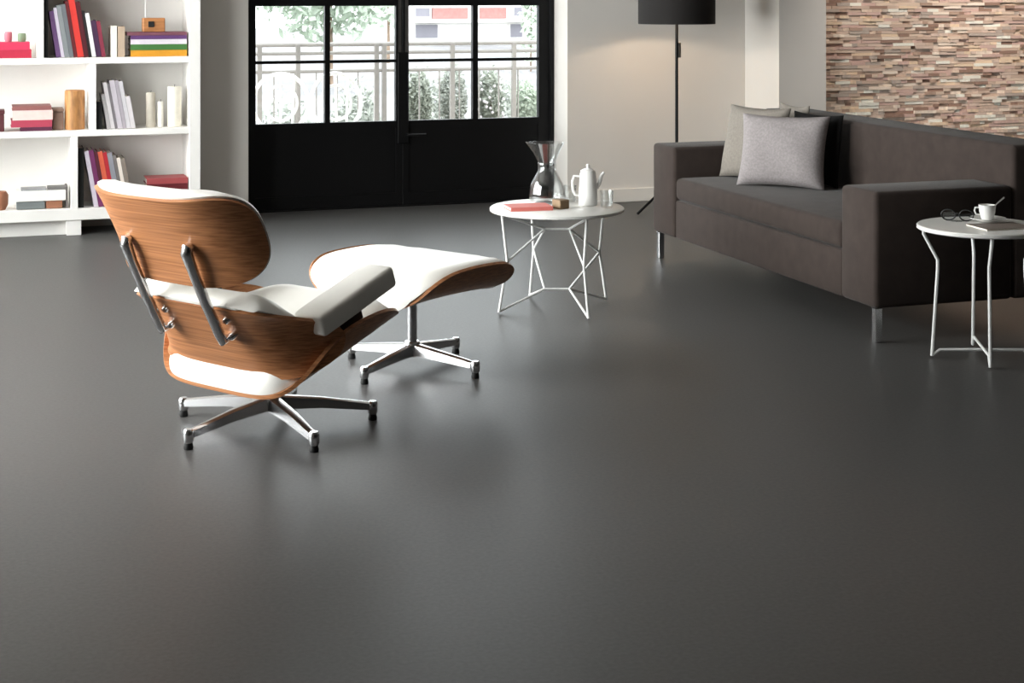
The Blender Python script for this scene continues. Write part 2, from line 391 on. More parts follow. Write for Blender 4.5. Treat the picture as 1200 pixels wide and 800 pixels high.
# upper left compartment: two red books + small pots
a0, a1 = P(-14), P(36)
lying(a0, a1 + .004, z, .046, colour(178, 32, 62), 'thick crimson book lying at the bottom of the red pair')
lying(a0 + .01, a1 - .005, z + .047, .044, colour(206, 48, 84), 'rose red book lying on the thick crimson book')
zt = z + .0915
def pot(name, px, zb, r, h, m, label, cat):
    bm = B(); lathe(bm, [(0, 0), (r * .8, 0), (r, h * .25), (r, h * .8), (r * .85, h), (r * .7, h), (r * .7, h * .3), (0, h * .3)], 20)
    o = obj(name, bm, m, None, True); o.location = (P(px), QF + .08, zb); tag(o, label, cat); return o
pot('small_pot', 10, zt, .022, .058, colour(196, 110, 124), 'small dusty pink pot on the red books', 'pot')
pot('small_pot', 26, zt, .024, .050, colour(120, 140, 112), 'small sage green pot on the red books', 'pot')
# middle row, left compartment
z = zA[1] + 0.0006
b0, b1 = P(13), P(61)
lying(b0 + .05, b1, z, .022, colour(84, 30, 58), 'plum book at the bottom of the pink stack'); 
lying(b0, b1, z + .0225, .040, colour(176, 62, 84), 'raspberry book lying on the plum book')
lying(b0 + .008, b1 + .004, z + .063, .056, colour(240, 206, 200), 'thick pale pink book lying on the raspberry book')
lying(b0 + .006, b1 - .004, z + .1195, .024, colour(146, 92, 88), 'brown red book on top of the pink stack')
bm = B(); box(bm, 0, .10, 0, .14, 0, .10, .006); box(bm, -.003, .103, -.003, .143, .1005, .122, .004)
o = obj('lidded_box', bm, colour(90, 42, 46)); o.location = (P(5) - .10, QF, z); tag(o, 'dark maroon lidded box beside the pink book stack', 'box')
bm = B(); box(bm, 0, .062, 0, .16, 0, .105, .005); box(bm, -.002, .064, -.002, .162, .1055, .122, .003)
o = obj('lidded_box', bm, colour(140, 112, 98)); o.location = (P(61.8), QF + .03, z); tag(o, 'taupe lidded box between the pink stack and wooden log', 'box')
bm = B(); R = (P(100) - P(76)) / 2
lathe(bm, [(0, 0), (R * .97, 0), (R, .01), (R * .98, .09), (R, .16), (R * .99, .222), (R * .9, .228), (R * .5, .226), (R * .45, .20), (0, .20)], 18)
for v in bm.verts:
    k = 1 + .035 * math.sin(3 * math.atan2(v.co.y, v.co.x) + 1); v.co.x *= k; v.co.y *= k
o = obj('log_candle_holder', bm, 'birch', None, True); o.location = (P(88), QF + R * 1.04, z); tag(o, 'upright brown wooden log holder with a hollow top', 'candle holder')
# middle row, right compartment
x = d2[1] + .004
x = standing(x, z, .030, .16, colour(18, 18, 20), 'short black book against the divider of the middle shelf')
x += .0287
for t, h, c, lab in ((.020, .205, (176, 172, 172), 'narrow grey book leaning in the pale row'),
                     (.022, .275, (214, 208, 210), 'tall off white book leaning in the pale row'),
                     (.014, .270, (120, 114, 118), 'thin charcoal grey book leaning in the pale row'),
                     (.028, .285, (198, 190, 198), 'tall pale mauve book leaning in the pale row'),
                     (.020, .285, (170, 162, 170), 'greyish mauve book leaning in the pale row'),
                     (.022, .280, (206, 202, 206), 'light silver book leaning in the pale row'),
                     (.026, .190, (216, 210, 212), 'short white book at the end of the pale row')):
    x = standing(x, z, t, h, colour(*c), lab, 10)
def candle(px, w, h, m, label):
    r = w / 2
    e = empty('pillar_candle', (P(px), QF + .07, z), 0, label, 'candle')
    bm = B(); lathe(bm, [(0, 0), (r - .003, 0), (r, .004), (r, h - .006), (r - .004, h), (r * .6, h - .004), (0, h - .008)], 22); obj('wax', bm, m, e, True)
    bm = B(); tube(bm, [(0, 0, h - .008), (0.001, 0, h + .004), (.003, 0, h + .012)], .0015, 5); obj('wick', bm, 'rubber', e)
candle(178, .056, .205, colour(206, 198, 184), 'beige pillar candle beside the pale books')
candle(189.5, .036, .150, colour(250, 246, 238), 'thin short white pillar candle between two wider candles')
candle(206, .082, .238, colour(232, 226, 212), 'wide tall ivory pillar candle on the middle shelf')
# lowest row, right compartment
z = zs1 + .0006
x = d1[1] + .004
x = standing(x, z, .030, .345, colour(20, 20, 18), 'tall black book upright against the divider of the lowest shelf')
x += .0578
for t, h, c, lab in ((.024, .33, (206, 196, 208), 'pale lilac book leaning in the lowest row'),
                     (.026, .335, (112, 44, 92), 'magenta purple book leaning in the lowest row'),
                     (.020, .325, (80, 24, 40), 'wine dark book leaning in the lowest row'),
                     (.026, .325, (208, 92, 66), 'orange red book leaning in the lowest row'),
                     (.022, .320, (176, 34, 46), 'scarlet book leaning in the lowest row'),
                     (.028, .315, (142, 142, 150), 'blue grey book leaning in the lowest row'),
                     (.018, .300, (116, 110, 108), 'dark taupe book leaning in the lowest row'),
                     (.020, .285, (232, 220, 210), 'ivory book leaning in the lowest row'),
                     (.024, .280, (134, 122, 112), 'brown grey book ending the lowest leaning row')):
    x = standing(x, z, t, h, colour(*c), lab, 10)
xr0, xr1 = max(x + .01, P(172)), P(220)
zz = z
for t, c, lab in ((.045, (70, 60, 66), 'charcoal book at the bottom of the dark red stack'), (.040, (150, 120, 118), 'dusty rose book lying on the charcoal book'),
                  (.035, (96, 22, 30), 'oxblood book lying on the dusty rose book'), (.034, (164, 74, 76), 'faded red book on top of the dark red stack')):
    lying(xr0, xr1, zz, t - .001, colour(*c), lab); zz += t
# lowest row, left compartment: white ornament box and small brown bowl
ob = empty('desk_organiser', (P(48), QF + .09, z), 0, 'low white organiser box with dark slots on the lowest shelf', 'organiser')
hw = (P(82) - P(14)) / 2 - .022
bm = B(); box(bm, -hw, hw, -.08, .08, .046, .105, .004); box(bm, -hw, hw, -.02, .08, 0, .0455, .003); obj('body', bm, 'lacquer', ob)
obj('slot', bx(-hw + .03, -hw + .17, -.06, .06, .1052, .116), colour(150, 150, 152), ob)
obj('slot', bx(.04, .14, -.06, .06, .1052, .120), colour(110, 108, 106), ob)
obj('drawer', bx(-hw + .004, -hw + .16, -.076, -.021, .002, .044, bev=.003), colour(110, 116, 116), ob)
obj('drawer', bx(.03, .12, -.076, -.021, .002, .044, bev=.003), colour(150, 100, 74), ob)
obj('end_board', bx(hw + .0005, hw + .012, -.078, .078, 0, .125), colour(96, 90, 88), ob)
bm = B(); lathe(bm, [(0, 0), (.035, 0), (.05, .03), (.052, .085), (.04, .105), (.03, .105), (.038, .08), (.03, .02), (0, .015)], 22)
o = obj('clay_jar', bm, colour(168, 112, 84), None, True); o.location = (P(-1), QF + .06, z); tag(o, 'round brown clay jar beside the white organiser', 'jar')

# ================================================================ LOUNGE CHAIR AND OTTOMAN
TH = math.radians(38.0)
HEAD = -(TH + YAW)
def lp(a, b, p):
    m = max(abs(a), abs(b))
    if m == 0: return 0.0, 0.0, 0.0
    k = m / ((abs(a) ** p + abs(b) ** p) ** (1 / p))
    return a * k, b * k, m
def interp(prof, t):
    n = len(prof) - 1; f = min(max(t, 0), 1) * n; i = min(int(f), n - 1); f -= i
    g = lambda j: prof[min(max(j, 0), n)]
    p0, p1, p2, p3 = g(i - 1), g(i), g(i + 1), g(i + 2)
    return tuple(0.5 * (2 * p1[k] + (p2[k] - p0[k]) * f + (2 * p0[k] - 5 * p1[k] + 4 * p2[k] - p3[k]) * f * f + (3 * p1[k] - p0[k] - 3 * p2[k] + p3[k]) * f ** 3) for k in range(len(p1)))
class Shell:
    """bent panel: prof = [(y, z, half width, side curl)], curl direction cd, p = outline roundness, e = curl exponent"""
    def __init__(s, prof, cd=None, p=4.0, e=2.3, drop=0.0): s.prof, s.cd, s.p, s.e, s.drop = prof, cd, p, e, drop
    def pt(s, u, v, ext=0.0):
        t = (v + 1) / 2
        if s.drop: t *= 1 - s.drop * abs(u) ** 4
        if t < 0 or t > 1:
            tt = 0.0 if t < 0 else 1.0; y, z, hw, cu = interp(s.prof, tt); y2, z2, _, _ = interp(s.prof, tt + (0.02 if t < 0 else -0.02))
            k = (t - tt) / (tt + (0.02 if t < 0 else -0.02) - tt); y, z = y + (y2 - y) * k, z + (z2 - z) * k
        else: y, z, hw, cu = interp(s.prof, t)
        tq = min(max(t, 0), 1); ya, za, _, _ = interp(s.prof, max(tq - .02, 0)); yb, zb, _, _ = interp(s.prof, min(tq + .02, 1))
        d = math.hypot(yb - ya, zb - za) or 1; n = ((zb - za) / d, -(yb - ya) / d)     # inner normal for a profile running up a back
        if s.cd: n2 = s.cd
        else: n2 = n
        k = cu * abs(u) ** s.e
        return Vector((u * hw, y + n2[0] * k, z + n2[1] * k))
    def nrm(s, u, v):
        h = 0.02
        du = s.pt(u + h, v) - s.pt(u - h, v); dv = s.pt(u, v + h) - s.pt(u, v - h)
        return -du.cross(dv).normalized()
    def mesh(s, lo, hi, N=28, su=1.0, sv=1.0, dv=0.0, sgn=1, p=None):
        """closed skin between offsets lo(m,u,v) and hi(m,u,v) along the normal"""
        bm = B(); top, bot = {}, {}
        for i in range(N + 1):
            for j in range(N + 1):
                a, b = -1 + 2 * i / N, -1 + 2 * j / N
                u, v, m = lp(a, b, p or s.p); u *= su; v = v * sv + dv
                q = s.pt(u, v); n = s.nrm(u, v) * sgn
                top[i, j] = bm.verts.new(q + n * hi(m, u, v)); bot[i, j] = bm.verts.new(q + n * lo(m, u, v))
        for i in range(N):
            for j in range(N):
                bm.faces.new((top[i, j], top[i + 1, j], top[i + 1, j + 1], top[i, j + 1])); bm.faces.new((bot[i, j], bot[i, j + 1], bot[i + 1, j + 1], bot[i + 1, j]))
        rim = [(i, 0) for i in range(N)] + [(N, j) for j in range(N)] + [(i, N) for i in range(N, 0, -1)] + [(0, j) for j in range(N, 0, -1)]
        for k in range(len(rim)):
            a, b = rim[k], rim[(k + 1) % len(rim)]
            bm.faces.new((top[a], bot[a], bot[b], top[b]))
        return bm
def const(c): return lambda m, u, v: c
def pad(t, rnd=0.35, base=0.0, k=3.0):
    return lambda m, u, v: base + t * (max(0.0, 1 - m ** (k * 2)) ** 0.5 * (1 - rnd) + rnd * (1 - m ** 8) ** 0.5 if m < 1 else 0.0)
cc = c2r(-0.78, 5.104)
ch = empty('lounge_chair', (cc[0], cc[1], 0), HEAD, 'walnut shell lounge chair in white leather on a star base', 'chair')
PLY = 0.012
head = Shell([(-.400, .520, .335, .095), (-.432, .60, .345, .115), (-.482, .695, .345, .12), (-.540, .790, .33, .105)], None, 3.8, 3.6)
obj('headrest_shell', head.mesh(const(0), const(PLY)), 'walnut', ch, True)
obj('headrest_cushion', head.mesh(lambda m, u, v: PLY + .001, lambda m, u, v: PLY + .001 + .06 * max(0, 1 - m ** 7) ** .5 + .014, 28, 1.01, 1.05), 'leather', ch, True)
low = Shell([(-.215, .222, .345, .07), (-.250, .29, .37, .20), (-.300, .370, .375, .235), (-.357, .452, .36, .075)], (.985, .06), 4.4, 4.4, .07)
obj('back_shell', low.mesh(const(0), const(PLY)), 'walnut', ch, True)
obj('back_cushion', low.mesh(lambda m, u, v: PLY * .3 if v > 1.02 else PLY + .001, lambda m, u, v: PLY + .001 + .06 * max(0, 1 - m ** 7) ** .5 + .016, 28, .90, .96, .20), 'leather', ch, True)
# seat: profile from front to rear so that the inner normal points up
seat = Shell([(.335, .318, .35, .10), (.20, .268, .37, .14), (.02, .205, .375, .165), (-.12, .168, .36, .12), (-.225, .158, .32, .03)], None, 4.0, 4.0)
obj('seat_shell', seat.mesh(const(0), const(PLY)), 'walnut', ch, True)
obj('seat_cushion', seat.mesh(lambda m, u, v: PLY + .001, lambda m, u, v: PLY + .001 + .075 * max(0, 1 - m ** 7) ** .5 + .02, 28, .90, 1.02, .0), 'leather', ch, True)
for s in (-1, 1):
    bm = B(); M = Matrix.Translation((s * .325, .02, .452)) @ Matrix.Rotation(math.radians(19), 4, 'X')
    box(bm, -.062, .062, -.18, .165, -.036, .036, .016, 4, M)
    obj('armrest', bm, 'leather', ch, True)
    bm = B(); M2 = Matrix.Translation((s * .325, .0, .41)) @ Matrix.Rotation(math.radians(19), 4, 'X')
    box(bm, -.02, .02, -.10, .06, -.05, .01, .004, 1, M2); obj('armrest_bracket', bm, 'steel_dark', ch)
for s in (-1, 1):
    bm = B(); x = s * .14
    tube(bm, [(x, -.437, .655), (x, -.466, .648), (x, -.468, .632), (x, -.445, .58), (x, -.395, .475), (x, -.340, .372), (x, -.328, .352), (x, -.290, .362)], [.013, .019, .019, .016, .016, .016, .016, .012], 10)
    br = obj('back_brace', bm, 'chrome', ch, True)
    for (y, zz) in ((-.33, .425), (-.307, .372)):
        bm = B(); lathe(bm, [(0, 0), (.011, 0), (.011, .022), (.007, .027), (0, .027)], 12)
        for v in bm.verts: v.co = Matrix.Translation((x + .022, y + .012, zz)) @ Matrix.Rotation(math.radians(115), 4, 'X') @ v.co
        obj('bolt', bm, 'chrome', br, True)
def star_base(parent, n, R, ang0, hub_r, zh, post_top, post_r):
    bm = B(); lathe(bm, [(0, zh - .045), (hub_r * .7, zh - .045), (hub_r, zh - .03), (hub_r, zh), (hub_r * .8, zh + .012), (0, zh + .012)], 20); obj('hub', bm, 'chrome', parent, True)
    bm = B(); cyl(bm, post_r, zh + .010, post_top, n=18); obj('post', bm, 'chrome', parent, True)
    for k in range(n):
        a = ang0 + 2 * math.pi * k / n
        Mx = Matrix.Rotation(a, 4, 'Z')
        bm = B(); secs = [(hub_r * .5, .050, zh - .038, zh + .004), (R * .5, .041, zh - .044, zh - .012), (R - .012, .030, .036, .060)]
        rings = []
        for (x, w, z0, z1) in secs:
            rings.append([bm.verts.new(Mx @ Vector(p)) for p in ((x, -w / 2, z0), (x, w / 2, z0), (x, w / 2 * .8, z1 - .004), (x, w / 2 * .45, z1), (x, -w / 2 * .45, z1), (x, -w / 2 * .8, z1 - .004))])
        for A, Bb in zip(rings, rings[1:]):
            for i in range(6): bm.faces.new((A[i], A[(i + 1) % 6], Bb[(i + 1) % 6], Bb[i]))
        bm.faces.new(rings[0]); bm.faces.new(rings[-1])
        lg = obj('leg', bm, 'chrome', parent, True)
        c = Mx @ Vector((R, 0, 0))
        bm = B(); lathe(bm, [(0, .020), (.013, .020), (.0165, .026), (.0165, .056), (.012, .062), (0, .062)], 16, c); obj('foot_cap', bm, 'chrome', lg, True)
        bm = B(); lathe(bm, [(0, 0), (.014, 0), (.015, .006), (.012, .0198), (0, .0198)], 16, c); obj('foot_glide', bm, 'rubber', lg, True)
fl = ground(221, 526); a_w = math.atan2(fl[1] - cc[1], fl[0] - cc[0])
star_base(ch, 5, .332, a_w - HEAD, .040, .098, .215, .030)
oc = c2r(-.374, 5.90)
ot = empty('ottoman', (oc[0], oc[1], 0), HEAD, 'white leather ottoman with walnut shell on a four leg star base', 'ottoman')
osh = Shell([(.265, .272, .325, .115), (.15, .276, .335, .13), (0, .278, .335, .135), (-.15, .276, .335, .13), (-.265, .268, .325, .115)], None, 5.0, 3.6)
obj('ottoman_shell', osh.mesh(const(0), const(PLY)), 'walnut', ot, True)
obj('ottoman_cushion', osh.mesh(lambda m, u, v: PLY + .001 - (.020 * min(1, max(0, abs(v) - 1.0) / .05) if abs(v) > 1.0 else 0),
    lambda m, u, v: PLY + .02 + .105 * max(0, 1 - m ** 7) ** .5 * (1 - .45 * abs(u) ** 3) - (.012 if abs(v) > 1.02 else 0), 30, .975, 1.05), 'leather', ot, True)
fl = ground(426, 450); a_w = math.atan2(fl[1] - oc[1], fl[0] - oc[0])
star_base(ot, 4, .286, a_w - HEAD, .034, .090, .280, .019)

# ================================================================ SOFA
sx0, sy0, sy1, ARM = 3.38, 5.50, 7.70, .27
sb, sb2 = 4.03, 4.27
sf = empty('sofa', (sx0, (sy0 + sy1) / 2, 0), 0, 'dark taupe fabric sofa with block arms on slim metal legs', 'sofa')
def spart(name, x0, x1, y0, y1, z0, z1, bev=.02, m='sofa', seg=3):
    return obj(name, bx(x0 - sx0, x1 - sx0, y0 - (sy0 + sy1) / 2, y1 - (sy0 + sy1) / 2, z0, z1, bev=bev, seg=seg), m, sf, True)
spart('arm', sx0, sb - .001, sy0, sy0 + ARM, .14, .607); spart('arm', sx0, sb - .001, sy1 - ARM, sy1, .14, .607)
spart('base', sx0 + .008, sb - .003, sy0 + ARM + .001, sy1 - ARM - .001, .14, .335, .012)
spart('seat_cushion', sx0 + .004, sb - .002, sy0 + ARM + .003, sy1 - ARM - .003, .337, .452, .028)
spart('backrest', sb, sb2, sy0, sy1, .14, .775, .02)
for (x, y) in ((sx0 + .03, sy0 + .035), (sx0 + .03, sy1 - .035), (sb2 - .05, sy0 + .035), (sb2 - .05, sy1 - .035)):
    bm = B(); box(bm, x - sx0 - .016, x - sx0 + .016, y - (sy0 + sy1) / 2 - .016, y - (sy0 + sy1) / 2 + .016, 0, .14, .003, 1)
    obj('leg', bm, 'chrome', sf)
def pillow(name, c, nx, ny, tilt, w, h, T, m, label, roll=0.0):
    """c = foot point on the seat (x, y, z); (nx, ny) = direction the pillow faces"""
    bm = B(); N = 22; top, bot = {}, {}
    for i in range(N + 1):
        for j in range(N + 1):
            a, b = -1 + 2 * i / N, -1 + 2 * j / N
            u = a * (1 - .07 * (1 - b * b)) * w / 2; v = b * (1 - .07 * (1 - a * a)) * h / 2
            k = T / 2 * (max(0, (1 - a ** 4) * (1 - b ** 4))) ** .5 * (1 - .25 * (a * a + b * b) / 2) + .003
            k *= 1 + .05 * math.sin(5 * a + 3 * b)
            top[i, j] = bm.verts.new((u, -k, v)); bot[i, j] = bm.verts.new((u, k, v))
    for i in range(N):
        for j in range(N):
            bm.faces.new((top[i, j], top[i + 1, j], top[i + 1, j + 1], top[i, j + 1])); bm.faces.new((bot[i, j], bot[i, j + 1], bot[i + 1, j + 1], bot[i + 1, j]))
    rim = [(i, 0) for i in range(N)] + [(N, j) for j in range(N)] + [(i, N) for i in range(N, 0, -1)] + [(0, j) for j in range(N, 0, -1)]
    for k in range(len(rim)):
        a, b = rim[k], rim[(k + 1) % len(rim)]; bm.faces.new((top[a], bot[a], bot[b], top[b]))
    o = obj(name, bm, m, None, 'all')
    rz = math.atan2(nx, -ny)
    o.matrix_world = Matrix.Translation(c) @ Matrix.Rotation(rz, 4, 'Z') @ Matrix.Rotation(math.radians(-tilt), 4, 'X') @ Matrix.Rotation(math.radians(roll), 4, 'Y') @ Matrix.Translation((0, 0, h / 2))
    tag(o, label, 'cushion'); return o
SZ = .453
pillow('cushion', (3.69, 6.87, SZ), -.75, -.66, 14, .45, .36, .14, 'pillow', 'light grey woven cushion propped in front of the black cushion', 0)
pillow('cushion', (3.905, 6.93, SZ), -.98, -.2, 6, .36, .355, .07, 'black_cloth', 'black cushion tucked behind the light grey woven cushion')
pillow('cushion', (3.70, 7.22, SZ), -.93, -.36, 14, .40, .38, .12, 'pillow_olive', 'warm grey cushion leaning near the far sofa arm')
pillow('cushion', (3.94, 7.235, SZ), -1, -.0, 5, .30, .378, .06, 'pillow_olive', 'warm grey cushion flat against the sofa back behind the others')

# ================================================================ TABLES
tc_ = c2r(.20, 7.02)
ct = empty('coffee_table', (tc_[0], tc_[1], 0), 0, 'round white coffee table on a faceted white wire frame', 'table')
bm = B(); lathe(bm, [(0, .432), (.292, .432), (.299, .436), (.299, .446), (.294, .450), (0, .450)], 56); obj('table_top', bm, 'table_white', ct, True)
feet = {k: ground(*p) for k, p in dict(L1=(590, 367), F=(690, 375), R=(712, 352), L2=(619, 347)).items()}
loc = {k: Vector((p[0] - tc_[0], p[1] - tc_[1])) for k, p in feet.items()}
def nd(k, rad, h): d = loc[k].normalized() * rad; return Vector((d.x, d.y, h))
wr_ = .0062
for k in ('L1', 'F', 'R', 'L2'):
    bm = B(); tube(bm, [nd(k, .270, .432), nd(k, .245, .225), nd(k, .285, wr_)], wr_, 8); obj('leg', bm, 'wire_white', ct, True)
camr = Vector((cy, -sy_)); 
def mid(s, h): return Vector((camr.x * s, camr.y * s, h))
p1, p2, q1, q2 = mid(-.055, .085), mid(.055, .085), mid(-.055, .352), mid(.055, .352)
def wire(*pts): 
    bm = B(); tube(bm, pts, wr_ * .9, 8); obj('brace', bm, 'wire_white', ct, True)
wire(nd('L1', .283, wr_ + .004), p1, p2, nd('F', .283, wr_ + .004)); wire(nd('L2', .245, .225), p1); wire(nd('R', .245, .225), p2)
wire(nd('L1', .245, .225), q1, q2, nd('F', .245, .225)); wire(nd('L2', .245, .225), q1); wire(nd('R', .245, .225), q2)
wire(q1, nd('L1', .262, .428)); wire(q2, nd('F', .262, .428)); wire(nd('L2', .283, wr_ + .004), p1); wire(nd('R', .283, wr_ + .004), p2)
TZ = .4503
# things on the coffee table
g = ground(622, 245, TZ); bk = book_at(Matrix.Translation((g[0], g[1], TZ)) @ Matrix.Rotation(-YAW + .25, 4, 'Z') @ Matrix.Translation((.085, -.06, 0)) @ Matrix.Rotation(-math.pi / 2, 4, 'Y'), .017, .19, .135, colour(226, 124, 114), 'coral red book lying on the white coffee table')
g = ground(657, 244, TZ); bm = B(); box(bm, -.026, .026, -.03, .03, 0, .040, .004); o = obj('small_box', bm, colour(136, 112, 84)); o.location = (g[0], g[1], TZ); o.rotation_euler.z = .3; tag(o, 'small brown box on the coffee table beside the carafe', 'box')
g = ground(641, 237, TZ)
ca = empty('glass_carafe', (g[0], g[1], TZ), 0, 'clear glass hourglass carafe on the coffee table', 'carafe')
def thin(prof, t): return prof + [(max(r - t, 0.0), z + (t if i == 0 else 0)) for i, (r, z) in reversed(list(enumerate(prof)))]
bm = B(); pr = [(0, 0), (.070, 0), (.080, .012), (.083, .04), (.074, .085), (.052, .125), (.038, .150), (.036, .165), (.040, .185), (.056, .225), (.074, .262), (.080, .272)]
lathe(bm, [(r, z) for r, z in pr] + [(max(r - .004, 0), max(z, .006)) for r, z in reversed(pr)], 32)
for v in bm.verts:
    if v.co.z > .2:
        k = (v.co.z - .2) / .072; a = math.atan2(v.co.y, v.co.x) - math.pi - (-YAW)
        a = (a + math.pi) % (2 * math.pi) - math.pi
        s = math.exp(-(a / .5) ** 2) * .018 * k; v.co.x += -math.cos(-YAW) * s; v.co.y += -math.sin(-YAW) * s
obj('body', bm, 'clear_glass', ca, True)
bm = B(); lathe(bm, [(.0365, .148), (.042, .150), (.043, .165), (.042, .180), (.0375, .182)], 28); obj('collar', bm, 'clear_glass', ca, True)
g = ground(689, 240, TZ)
tp = empty('coffee_pot', (g[0], g[1], TZ), -YAW, 'white porcelain coffee pot with loop handle on the coffee table', 'coffee pot')
bm = B(); lathe(bm, [(0, 0), (.040, 0), (.043, .004), (.041, .07), (.036, .140), (.033, .148), (0, .148)], 28); obj('body', bm, 'porcelain', tp, True)
bm = B(); lathe(bm, [(0, .1485), (.034, .1485), (.033, .154), (.018, .162), (.006, .166), (.009, .176), (.005, .183), (0, .184)], 24); obj('lid', bm, 'porcelain', tp, True)
bm = B(); tube(bm, [(-.038, 0, .128), (-.062, 0, .130), (-.070, 0, .105), (-.068, 0, .07), (-.058, 0, .045), (-.040, 0, .042)], .0055, 8); obj('handle', bm, 'porcelain', tp, True)
bm = B(); tube(bm, [(.034, 0, .075), (.052, 0, .10), (.060, 0, .132), (.072, 0, .146)], [.012, .009, .007, .006], 10); obj('spout', bm, 'porcelain', tp, True)
def tumbler(px, py, label):
    g = ground(px, py, TZ); bm = B(); pr = [(0, 0), (.024, 0), (.026, .004), (.030, .075)]
    lathe(bm, pr + [(max(r - .003, 0), max(z, .006)) for r, z in reversed(pr)], 24); o = obj('glass_tumbler', bm, 'clear_glass', None, True); o.location = (g[0], g[1], TZ); tag(o, label, 'glass')
tumbler(668, 236, 'small clear tumbler between the carafe and the coffee pot')
tumbler(711, 243, 'small clear tumbler near the edge beside the pot spout')
# side table
sc = list(c2r(1.805, 6.07)); sc[1] = min(sc[1], 5.225)
st = empty('side_table', (sc[0], sc[1], 0), 0, 'round white side table with bent wire legs beside the sofa arm', 'table')
bm = B(); lathe(bm, [(0, .490), (.236, .490), (.242, .494), (.242, .504), (.238, .508), (0, .508)], 56); obj('table_top', bm, 'table_white', st, True)
d1_ = Vector((cy, -sy_)); d2_ = (Vector(ground(1163, 437)) - Vector(ground(1136, 402))).normalized()
def sp_(d, s, h): return Vector((d.x * s, d.y * s, h))
rr = .0068
for d, off in ((d1_, 0), (d2_, .0137)):
    for s in (-1, 1):
        bm = B(); tube(bm, [sp_(d, s * .222, .490), sp_(d, s * .222, .475), sp_(d, s * .168, .375), sp_(d, s * .168, .34), sp_(d, s * .190, rr)], rr, 8); obj('leg', bm, 'wire_white', st, True)
    bm = B(); tube(bm, [sp_(d, -.190, rr + .002), sp_(d, -.160, .030 + off), sp_(d, .160, .030 + off), sp_(d, .190, rr + .002)], rr * .9, 8); obj('foot_bar', bm, 'wire_white', st, True)
SZT = .5083
g = ground(1157, 260.5, SZT)
sa = obj('saucer', lathe(B(), [(0, 0), (.035, 0), (.040, .003), (.070, .011), (.071, .013), (.040, .0065), (0, .006)], 36), 'porcelain', None, True); sa.location = (g[0], g[1], SZT + .006); tag(sa, 'white saucer under the cup on the side table', 'saucer')
cu = empty('coffee_cup', (g[0], g[1], SZT + .0125), -YAW, 'white coffee cup on a saucer on the side table', 'cup')
pr = [(0, 0), (.022, 0), (.024, .005), (.031, .03), (.033, .056)]
obj('body', lathe(B(), pr + [(max(r - .003, 0), max(z, .005)) for r, z in reversed(pr)], 30), 'porcelain', cu, True)
obj('handle', tube(B(), [(-.031, 0, .045), (-.046, 0, .046), (-.050, 0, .034), (-.044, 0, .020), (-.029, 0, .018)], .0035, 8), 'porcelain', cu, True)
spn = empty('teaspoon', (g[0], g[1], SZT + .0195), -YAW, 'steel teaspoon standing in the coffee cup', 'spoon')
obj('handle', tube(B(), [(.010, 0, .012), (.028, 0, .045), (.066, 0, .078)], [.002, .0022, .0035], 8), 'chrome', spn, True)
bm = B(); bmesh.ops.create_uvsphere(bm, u_segments=12, v_segments=8, radius=1.0)
for v in bm.verts: v.co = Vector((v.co.x * .009 + .006, v.co.y * .008, v.co.z * .003 + .008))
obj('bowl', bm, 'chrome', spn, True)
def magazine(px, py, w, d, rz, z, cols, label):
    g = ground(px, py, SZT); e = empty('magazine', (g[0], g[1], z), rz, label, 'magazine')
    obj('page_block', bx(-w / 2, w / 2, -d / 2, d / 2, 0, .0045), 'paper', e)
    obj('cover', bx(-w / 2 - .001, w / 2 + .001, -d / 2 - .001, d / 2 + .001, .0046, .0056), colour(*cols), e)
magazine(1172, 266, .20, .15, -YAW + .25, SZT, (120, 108, 100), 'brown covered magazine under the saucer on the side table')
gl = ground(1122, 259, SZT)
gs = empty('eyeglasses', (gl[0], gl[1], SZT), -YAW - .35, 'folded dark rimmed eyeglasses on the side table', 'eyeglasses')
for s in (-1, 1):
    pts = [(s * .034 + .027 * math.cos(t), -.002, .024 + .021 * math.sin(t)) for t in [2 * math.pi * k / 14 for k in range(14)]]
    rim_ = obj('rim', tube(B(), pts, .0028, 6, True), 'rubber', gs, True)
    obj('lens', lathe(B(), [(0, 0), (.0255, 0), (.0255, .0012), (0, .0012)], 14), 'clear_glass', rim_, False)
    for v in gs.children[-1].children[-1].data.vertices if gs.children[-1].children else []: v.co = Vector((s * .034 + v.co.x, -.002 + v.co.z, .024 + v.co.y * .8))
    obj('temple_arm', tube(B(), [(s * .061, 0, .030), (s * .060, .006 + .006 * (s > 0), .028), (-s * .045, .010 + .006 * (s > 0), .020), (-s * .055, .010 + .006 * (s > 0), .006)], .0022, 6), 'rubber', gs, True)
obj('bridge', tube(B(), [(-.008, -.002, .028), (0, -.003, .032), (.008, -.002, .028)], .0025, 6), 'rubber', gs, True)

# ================================================================ FLOOR LAMP
lx, ly = c2r((793 - 600) / F_PX * 10.1, 10.1)
ft = ground(747, 252)
lm = empty('floor_lamp', (lx, ly, 0), 0, 'black drum shade floor lamp on a slim tripod pole behind the sofa', 'lamp')
fv = Vector((ft[0] - lx, ft[1] - ly)); fr = fv.length; fa = math.atan2(fv.y, fv.x)
obj('pole', tube(B(), [(0, 0, .16), (0, 0, 1.60)], .010, 12), 'black_steel', lm, True)
for k in range(3):
    a = fa + k * 2 * math.pi / 3
    obj('leg', tube(B(), [(0, 0, .23), (math.cos(a) * fr, math.sin(a) * fr, .008)], .0085, 8), 'black_steel', lm, True)
z0, z1 = 1.2035, 1.62
sh = obj('lamp_shade', lathe(B(), [(.2465, z0), (.2465, z1), (.2440, z1), (.2440, z0), (.2465, z0)], 56), 'shade', lm, True)
obj('shade_lining', lathe(B(), [(.2435, z0 + .002), (.2435, z1 - .002), (.2425, z1 - .002), (.2425, z0 + .002), (.2435, z0 + .002)], 56), 'shade_inner', sh, True)
